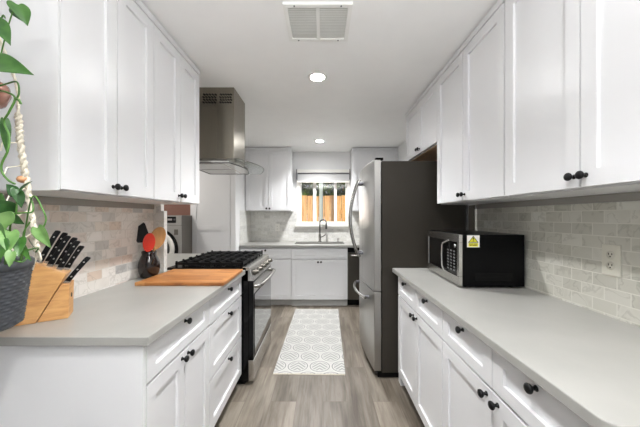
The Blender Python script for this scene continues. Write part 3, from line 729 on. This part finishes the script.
def utensil(name, label, cat, a, t, handle_m, headf, r=.006):
    o = thing(name, label, cat, (jx, jy, CT))
    b = MB(); b.tube([a, t], r, handle_m, 10); b.build('handle', o)
    b = MB(); headf(b); b.build('head', o)
    return o
def flat_head(outline, m, base, direction, side, th):
    # outline in (along, across), extruded by th
    d = Vector(direction).normalized(); s_ = Vector(side); s_ = (s_-d*s_.dot(d)).normalized(); n = d.cross(s_)
    mx = Matrix((s_.to_4d(), n.to_4d(), d.to_4d(), (0, 0, 0, 1))).transposed(); mx = Matrix.Translation(base) @ mx
    for i in range(3):
        for j in range(3): pass
    def f(b): b.prism([(w, a) for a, w in outline], 'y', -th/2, th/2, m, mx)
    return f
spat = [(0, -.010), (.02, -.040), (.08, -.046), (.09, -.042), (.09, .040), (.08, .045), (.02, .036), (0, .010)]
utensil('spatula', 'black turner spatula standing in the brown jug', 'spatula', (.01, .0, .03), (-.028, .0, .26), M['black'],
        flat_head(spat, M['black'], (-.026, 0, .245), (-.50, -.1, .85), (.85, .52, .1), .004))
def oval(L_, w, n=16): return [(L_/2-L_/2*math.cos(2*PI*i/n), w/2*math.sin(2*PI*i/n)) for i in range(n)]
utensil('spoon', 'red silicone spoon standing in the brown jug', 'spoon', (-.005, -.018, .03), (.018, -.034, .185), M['spoonwood'],
        flat_head(oval(.105, .072), M['red'], (.018, -.034, .18), (.10, -.08, 1), (.85, .52, 0), .012))
utensil('wooden_spoon', 'broad wooden spoon leaning behind the red spoon in the jug', 'spoon', (-.015, .020, .03), (.024, .020, .20), M['spoonwood'],
        flat_head(oval(.137, .098), M['spoonwood'], (.018, .022, .185), (.28, .1, 1), (.85, .52, -.3), .010), r=.007)

# ------------------------------------------------------------------ knife block and knives
kx, ky = -1.140, 1.057; dvec = Vector((.84, .54, 0)).normalized(); nvec = Vector((.54, -.84, 0)).normalized()
KM = Matrix((dvec.to_4d(), (-nvec).to_4d(), (0, 0, 1, 0), (0, 0, 0, 1))).transposed()
rzk = math.atan2(dvec.y, dvec.x)
kbk = thing('knife_block', 'light wood knife block beside the charcoal planter', 'knife block', (kx, ky, CT), rzk)
# local: x along the block, y away from the camera, z up
b = MB(); b.prism([(-.062, .0), (.042, .0), (.131, .18), (.035, .234), (-.075, .03)], 'y', 0, .105, M['block']); b.build('body', kbk, bevel=.002)
b = MB(); b.prism([(.044, .0), (.136, 0), (.1395, .138), (.1135, .138)], 'y', .004, .101, M['block']); b.build('front_step', kbk, bevel=.002)
b = MB(); b.lathe([(.009, 0), (.009, .002), (.002, .002)], M['slot'], 14, Matrix.Translation((.138, .05, .085)) @ Matrix.Rotation(PI/2, 4, 'Y')); b.build('emblem', kbk)
dk = Vector((.443, 0, .896)).normalized(); top0 = Vector((.035, 0, .234)); top1 = Vector((.131, 0, .18)); tv = (top1-top0).normalized()
def knife(t, y, L_, label, base=None, d=dk, w=.019):
    p = base if base else top0+tv*t; p = Vector((p.x, y, p.z)); p = p+d*.001
    o = thing('knife', label, 'knife', (kx, ky, CT), rzk, 'knives in the block')
    side = Vector((d.z, 0, -d.x))
    mx = Matrix.Translation(p) @ Matrix((side.to_4d(), (0, 1, 0, 0), d.to_4d(), (0, 0, 0, 1))).transposed()
    b = MB(); b.prism([(-w/2, .008), (w/2, .008), (w/2*.82, L_*.35), (w/2*.95, L_*.8), (w/2*1.15, L_*.97), (w/2*.6, L_), (-w/2*.8, L_), (-w/2, L_*.9)], 'y', -.0075, .0075, M['black'], mx)
    h_ = b.build('handle', o, bevel=.003)
    b = MB(); b.box(-w/2, w/2, -.005, .005, -.0005, .009, M['steel'], mx); b.build('bolster', o)
    b = MB()
    for k in (.25, .52, .8): b.lathe([(.0028, -.0083), (.0028, .0083)], M['steel_rivet'], 8, mx @ Matrix.Translation((0, 0, L_*k)) @ Matrix.Rotation(PI/2, 4, 'X'))
    b.build('rivets', h_)
    return o
ks = [(.012, .028, .112, 'front row knife highest in the block, closest to the planter'),
      (.046, .028, .109, 'middle knife of the front row in the block'),
      (.079, .028, .105, 'lowest knife of the front row in the block'),
      (.028, .066, .110, 'back row knife nearest the planter in the block'),
      (.062, .066, .107, 'middle knife of the back row in the block'),
      (.095, .066, .090, 'short back row knife at the low end of the block')]
for t, y, L_, lab in ks: knife(t, y, L_, lab)
knife(0, .03, .105, 'small black handled knife in the low front step of the block', base=Vector((.124, 0, .138)), d=Vector((.56, 0, .83)).normalized(), w=.018)

# ------------------------------------------------------------------ rug
RX, RY = -.108, 2.335
b = MB(); n = 40; hw = .301; L_ = 1.63
vs = []; fs = []
for j in range(n+1):
    for i in range(13):
        x = -hw+2*hw*i/12; y = L_*j/n
        vs.append((x, y, .006+.0006*math.sin(7*x+5*y)))
for j in range(n):
    for i in range(12): fs.append((j*13+i, j*13+i+1, (j+1)*13+i+1, (j+1)*13+i))
RM = rug_mat(0, 0)
b.add(vs, fs, RM); b.box(-hw, hw, 0, L_, .0005, .0048, RM)
rug = thing('rug', 'cream runner rug with grey medallions on the plank floor', 'rug', (RX, RY, 0), -.022)
b.build('pile', rug)
b = MB()
for i in range(84):
    x = -hw+.004+i*(2*hw-.008)/83
    for y0, s_ in ((0, -1), (L_, 1)): b.box(x-.0022, x+.0022, min(y0, y0+s_*.013), max(y0, y0+s_*.013), .001, .004, M['cord'])
b.build('fringe', rug)

# ------------------------------------------------------------------ hanging planter with pothos
px, py = -1.0, .80
def P(u, v, y=.80): return Vector(((u-322)*y/280, y, 1.31-(v-217)*y/280))
pl = thing('planter', 'charcoal woven plastic planter hanging beside the knife block', 'planter', (px, py, .98))
b = MB(); rows = 17; seg = 96; prof = []; vs = []; fs = []
rb, rt, zb, zt = .098, .118, .012, .178
for k in range(rows*3+1):
    t = k/(rows*3); z = zb+(zt-zb)*t; r0 = rb+(rt-rb)*t
    for i in range(seg):
        a = 2*PI*i/seg; row = k//3
        wv = .0034*math.sin(PI*(k % 3)/3+.4)*(1+.8*math.sin(a*24+row*PI))
        vs.append(((r0+wv)*math.cos(a), (r0+wv)*math.sin(a), z))
for k in range(rows*3):
    for i in range(seg):
        j = (i+1) % seg; fs.append((k*seg+i, k*seg+j, (k+1)*seg+j, (k+1)*seg+i))
b.add(vs, fs, M['planter'], True)
b.lathe([(.001, .004), (.088, .004), (.098, .012)], M['planter'], 48, cap=False)
b.build('basket', pl)
b = MB(); b.lathe([(.118, .176), (.125, .180), (.126, .198), (.122, .203), (.114, .203), (.110, .19), (.108, .15)], M['planter'], 64, cap=False); b.build('rim', pl)
b = MB(); b.lathe([(.001, .172), (.06, .174), (.109, .168)], M['soil'], 32, cap=False); b.build('soil', pl)
# small copper pot above
up = thing('flowerpot', 'small rose copper pot held in the macrame hanger above the planter', 'pot', (px-.004, py, 1.625))
b = MB(); b.lathe([(.001, 0), (.04, 0), (.068, .02), (.079, .05), (.076, .074), (.072, .078), (.069, .074), (.07, .05), (.04, .03)], M['copper'], 32, cap=False); b.build('pot', up)
b = MB(); b.lathe([(.001, .062), (.070, .060)], M['soil'], 24, cap=False); b.build('soil', up)
# macrame hanger
mc = thing('macrame_hanger', 'cream macrame cord hanger with wooden bead carrying the planter', 'plant hanger', (px, py, CE))
b = MB(); b.tube([(0, 0, 0), (0, 0, -.03), (.012, 0, -.045), (.012, 0, -.06), (0, 0, -.07), (-.010, 0, -.06)], .003, M['steel'], 8); b.build('hook', mc)
Z0 = CE
for k in range(3):
    a = 2*PI*k/3+.895; ca, sa = math.cos(a), math.sin(a)
    keys = [(.004, -.07), (.03, -.50), (.076, -.66), (.084, -.71), (.084, -.775), (.088, -.86), (.104, -1.0), (.123, -1.185), (.124, -1.218), (.1185, -1.23), (.113, -1.26)]
    pts = []
    for i in range(len(keys)-1):
        for q in range(14):
            t = q/14; pts.append((keys[i][0]*(1-t)+keys[i+1][0]*t, keys[i][1]*(1-t)+keys[i+1][1]*t))
    b = MB()
    for st_ in range(3):
        tp = []; rr = []
        for i, (r_, z_) in enumerate(pts):
            braid = 1 if 54 < i < 104 else .35
            ph = i*.85+st_*2*PI/3; ox = .0125*braid*math.sin(ph); oy = .005*braid*math.sin(2*ph)
            tp.append(((r_+.006+oy)*ca-ox*sa, (r_+.006+oy)*sa+ox*ca, z_)); rr.append(.0055 if braid == 1 else .0028)
        b.tube(tp, rr, M['cord'], 6)
    cd_ = b.build('cord', mc)
    if k == 0:
        # short loose cord ends
        b = MB()
        for q in range(5):
            z_ = -.86-q*.07; r_ = .088+q*.008
            b.tube([(r_*ca, r_*sa, z_), (r_+.012, -.012+.004*q, z_-.02), (r_+.010, -.014, z_-.045)], .0018, M['cord'], 5)
        b.build('cord_ends', cd_)
    if k == 0:
        b = MB()
        for q in range(7):
            t_ = (q-3)*.006
            b.tube([(.126*ca-t_*sa, .126*sa+t_*ca, -1.19), (.134*ca-t_*1.6*sa, .134*sa+t_*1.6*ca, -1.205-.003*(q % 3)), (.136*ca-t_*2.2*sa, .136*sa+t_*2.2*ca, -1.225-.006*(q % 2))], .0028, M['cord'], 5)
        b.build('tassel', mc)
    b = MB(); rr_ = .1058; b.lathe([(.004, -.011), (.012, -.008), (.0155, 0), (.012, .008), (.004, .011)], M['beadwood'], 20, Matrix.Translation(((rr_-.006)*ca, (rr_-.006)*sa, -.972))); b.build('bead', mc)
# pothos leaves: (base u,v), (tip u,v), width px, depth y, tone, roll
def pothos(name, label, cat, leaves, vines, origin):
    root = thing(name, label, cat, origin)
    inv = Matrix.Translation(-Vector(origin)); groups = {}
    for (b0, t0, wpx, y, tone, roll, yt) in leaves:
        p = P(b0[0], b0[1], y); q = P(t0[0], t0[1], y+yt); d = q-p; L_ = d.length; d.normalize()
        nrm = Vector((math.sin(roll), -math.cos(roll), .35)); nrm = (nrm-d*nrm.dot(d)).normalized(); s_ = d.cross(nrm)
        mx = Matrix.Translation(p) @ Matrix((s_.to_4d(), d.to_4d(), nrm.to_4d(), (0, 0, 0, 1))).transposed()
        vs_, fs_ = leaf_verts(L_, wpx*y/280, .22)
        groups.setdefault(tone, []).append(([inv @ mx @ Vector(v) for v in vs_], fs_))
    b = MB()
    for tone, ls in groups.items():
        for vs_, fs_ in ls: b.add(vs_, fs_, M[tone], True)
    o = b.build('foliage', root); so = o.modifiers.new('thickness', 'SOLIDIFY'); so.thickness = .0006
    su = o.modifiers.new('smooth', 'SUBSURF'); su.levels = 1; su.render_levels = 1
    b = MB()
    for (pts, r) in vines:
        vv = [inv @ P(*p) for p in pts]
        sm = []
        for i in range(len(vv)-1):
            p0 = vv[max(i-1, 0)]; p1 = vv[i]; p2 = vv[i+1]; p3 = vv[min(i+2, len(vv)-1)]
            for q in range(6):
                t = q/6; sm.append(.5*((2*p1)+(p2-p0)*t+(2*p0-5*p1+4*p2-p3)*t*t+(3*p1-p0-3*p2+p3)*t**3))
        sm.append(vv[-1]); b.tube(sm, r, M['vine'], 7)
    b.build('vines', root)
    return root
pothos('pothos', 'green heart leaved pothos trailing from the copper pot overhead', 'plant',
       [((18, 5), (23, 29), 21, .76, 'leaf', .3, .0), ((13, 9), (20, 24), 12, .79, 'leaf_dark', -.9, .02),
        ((-4, 20), (6, 48), 19, .74, 'leaf', .35, -.01), ((-10, 62), (26, 73), 27, .74, 'leaf', .1, -.02), ((-12, 55), (10, 66), 12, .77, 'leaf_dark', .2, 0),
        ((5, 121), (4, 150), 9, .77, 'leaf', .9, .0), ((-20, 90), (-30, 130), 26, .76, 'leaf', 0, 0), ((-30, 40), (-46, 70), 24, .76, 'leaf', 0, 0)],
       [([(-6, 88, .80), (6, 84, .79), (17, 82, .77), (19, 93, .765), (16, 100, .765)], .0022),
        ([(-6, 88, .8), (-8, 45, .78), (2, 17, .77), (5, 18, .765)], .0018), ([(-6, 88, .8), (2, 50, .79), (12, 14, .77), (18, 5, .76)], .0016),
        ([(-6, 88, .8), (-4, 75, .77), (-10, 62, .74)], .0018), ([(-6, 88, .8), (-10, 40, .77), (-4, 20, .74)], .0016),
        ([(-6, 90, .79), (6, 92, .76), (15, 98, .755), (9, 112, .755), (4, 122, .76), (9, 135, .76), (8, 150, .755), (2, 163, .755), (2, 172, .755), (8, 180, .755), (15, 184, .755)], .0026),
        ([(16, 99, .755), (19, 100, .755), (21, 104, .756)], .003)],
       (px-.004, py, 1.688))
pothos('pothos', 'dense pothos with pale and dark leaves growing in the charcoal planter', 'plant',
       [((38, 228), (44, 251), 19, .74, 'leaf_pale', -.1, -.01), ((16, 194), (4, 186), 9, .75, 'leaf_dark', .2, -.01), ((19, 192), (27, 184), 8, .74, 'leaf_dark', -.4, -.02),
        ((17, 190), (18, 213), 12, .74, 'leaf_dark', .6, 0), ((10, 213), (-4, 202), 16, .75, 'leaf_dark', .2, -.02), ((12, 219), (4, 216), 10, .74, 'leaf', 0, -.01), ((14, 218), (21, 226), 12, .74, 'leaf_dark', -.5, -.01),
        ((8, 226), (-8, 216), 22, .72, 'leaf_pale', .1, 0), ((10, 232), (4, 255), 20, .71, 'leaf_pale', .3, -.03), ((-6, 228), (2, 246), 22, .71, 'leaf', -.2, -.02),
        ((30, 240), (35, 255), 9, .76, 'leaf_dark', -.8, 0), ((20, 238), (14, 258), 13, .72, 'leaf', .4, -.03), ((2, 240), (-8, 266), 20, .69, 'leaf', .2, -.02), ((22, 246), (26, 262), 9, .72, 'leaf', 0, -.02),
        ((5, 200), (-10, 214), 18, .77, 'leaf', .3, 0), ((-20, 225), (-36, 245), 24, .74, 'leaf', 0, 0), ((12, 252), (6, 268), 12, .685, 'leaf_pale', .2, -.01), ((-14, 200), (-30, 190), 20, .8, 'leaf', 0, 0)],
       [([(20, 262, .80), (26, 225, .78), (31, 200, .75), (36, 197, .745), (42, 208, .74), (46, 218, .74), (44, 226, .74), (40, 229, .74)], .0018),
        ([(0, 262, .80), (4, 235, .78), (10, 216, .75), (22, 213, .74), (32, 212, .745), (33, 205, .75), (30, 197, .75)], .0022),
        ([(12, 264, .78), (10, 240, .75), (11, 222, .74), (16, 214, .74), (17, 192, .745)], .0022),
        ([(22, 262, .78), (23, 246, .75), (24, 232, .745), (30, 222, .745)], .002), ([(5, 264, .76), (18, 252, .72), (28, 250, .73), (38, 248, .76), (36, 252, .78)], .0022),
        ([(-4, 264, .78), (0, 250, .73), (10, 258, .70), (22, 262, .71), (28, 256, .74)], .0022), ([(0, 262, .8), (2, 245, .75), (8, 230, .72)], .0018), ([(-4, 262, .8), (-6, 240, .74), (-6, 228, .71)], .0018),
        ([(5, 262, .8), (6, 220, .78), (5, 200, .77)], .0018), ([(-10, 262, .8), (-14, 225, .8), (-14, 200, .8)], .0018), ([(-10, 262, .8), (-14, 240, .76), (-20, 225, .74)], .0018),
        ([(6, 264, .75), (8, 255, .71), (12, 252, .685)], .0018), ([(10, 262, .76), (16, 250, .73), (20, 238, .72)], .0016), ([(-2, 262, .76), (0, 250, .71), (2, 240, .69)], .0018)],
       (px, py, 1.152))
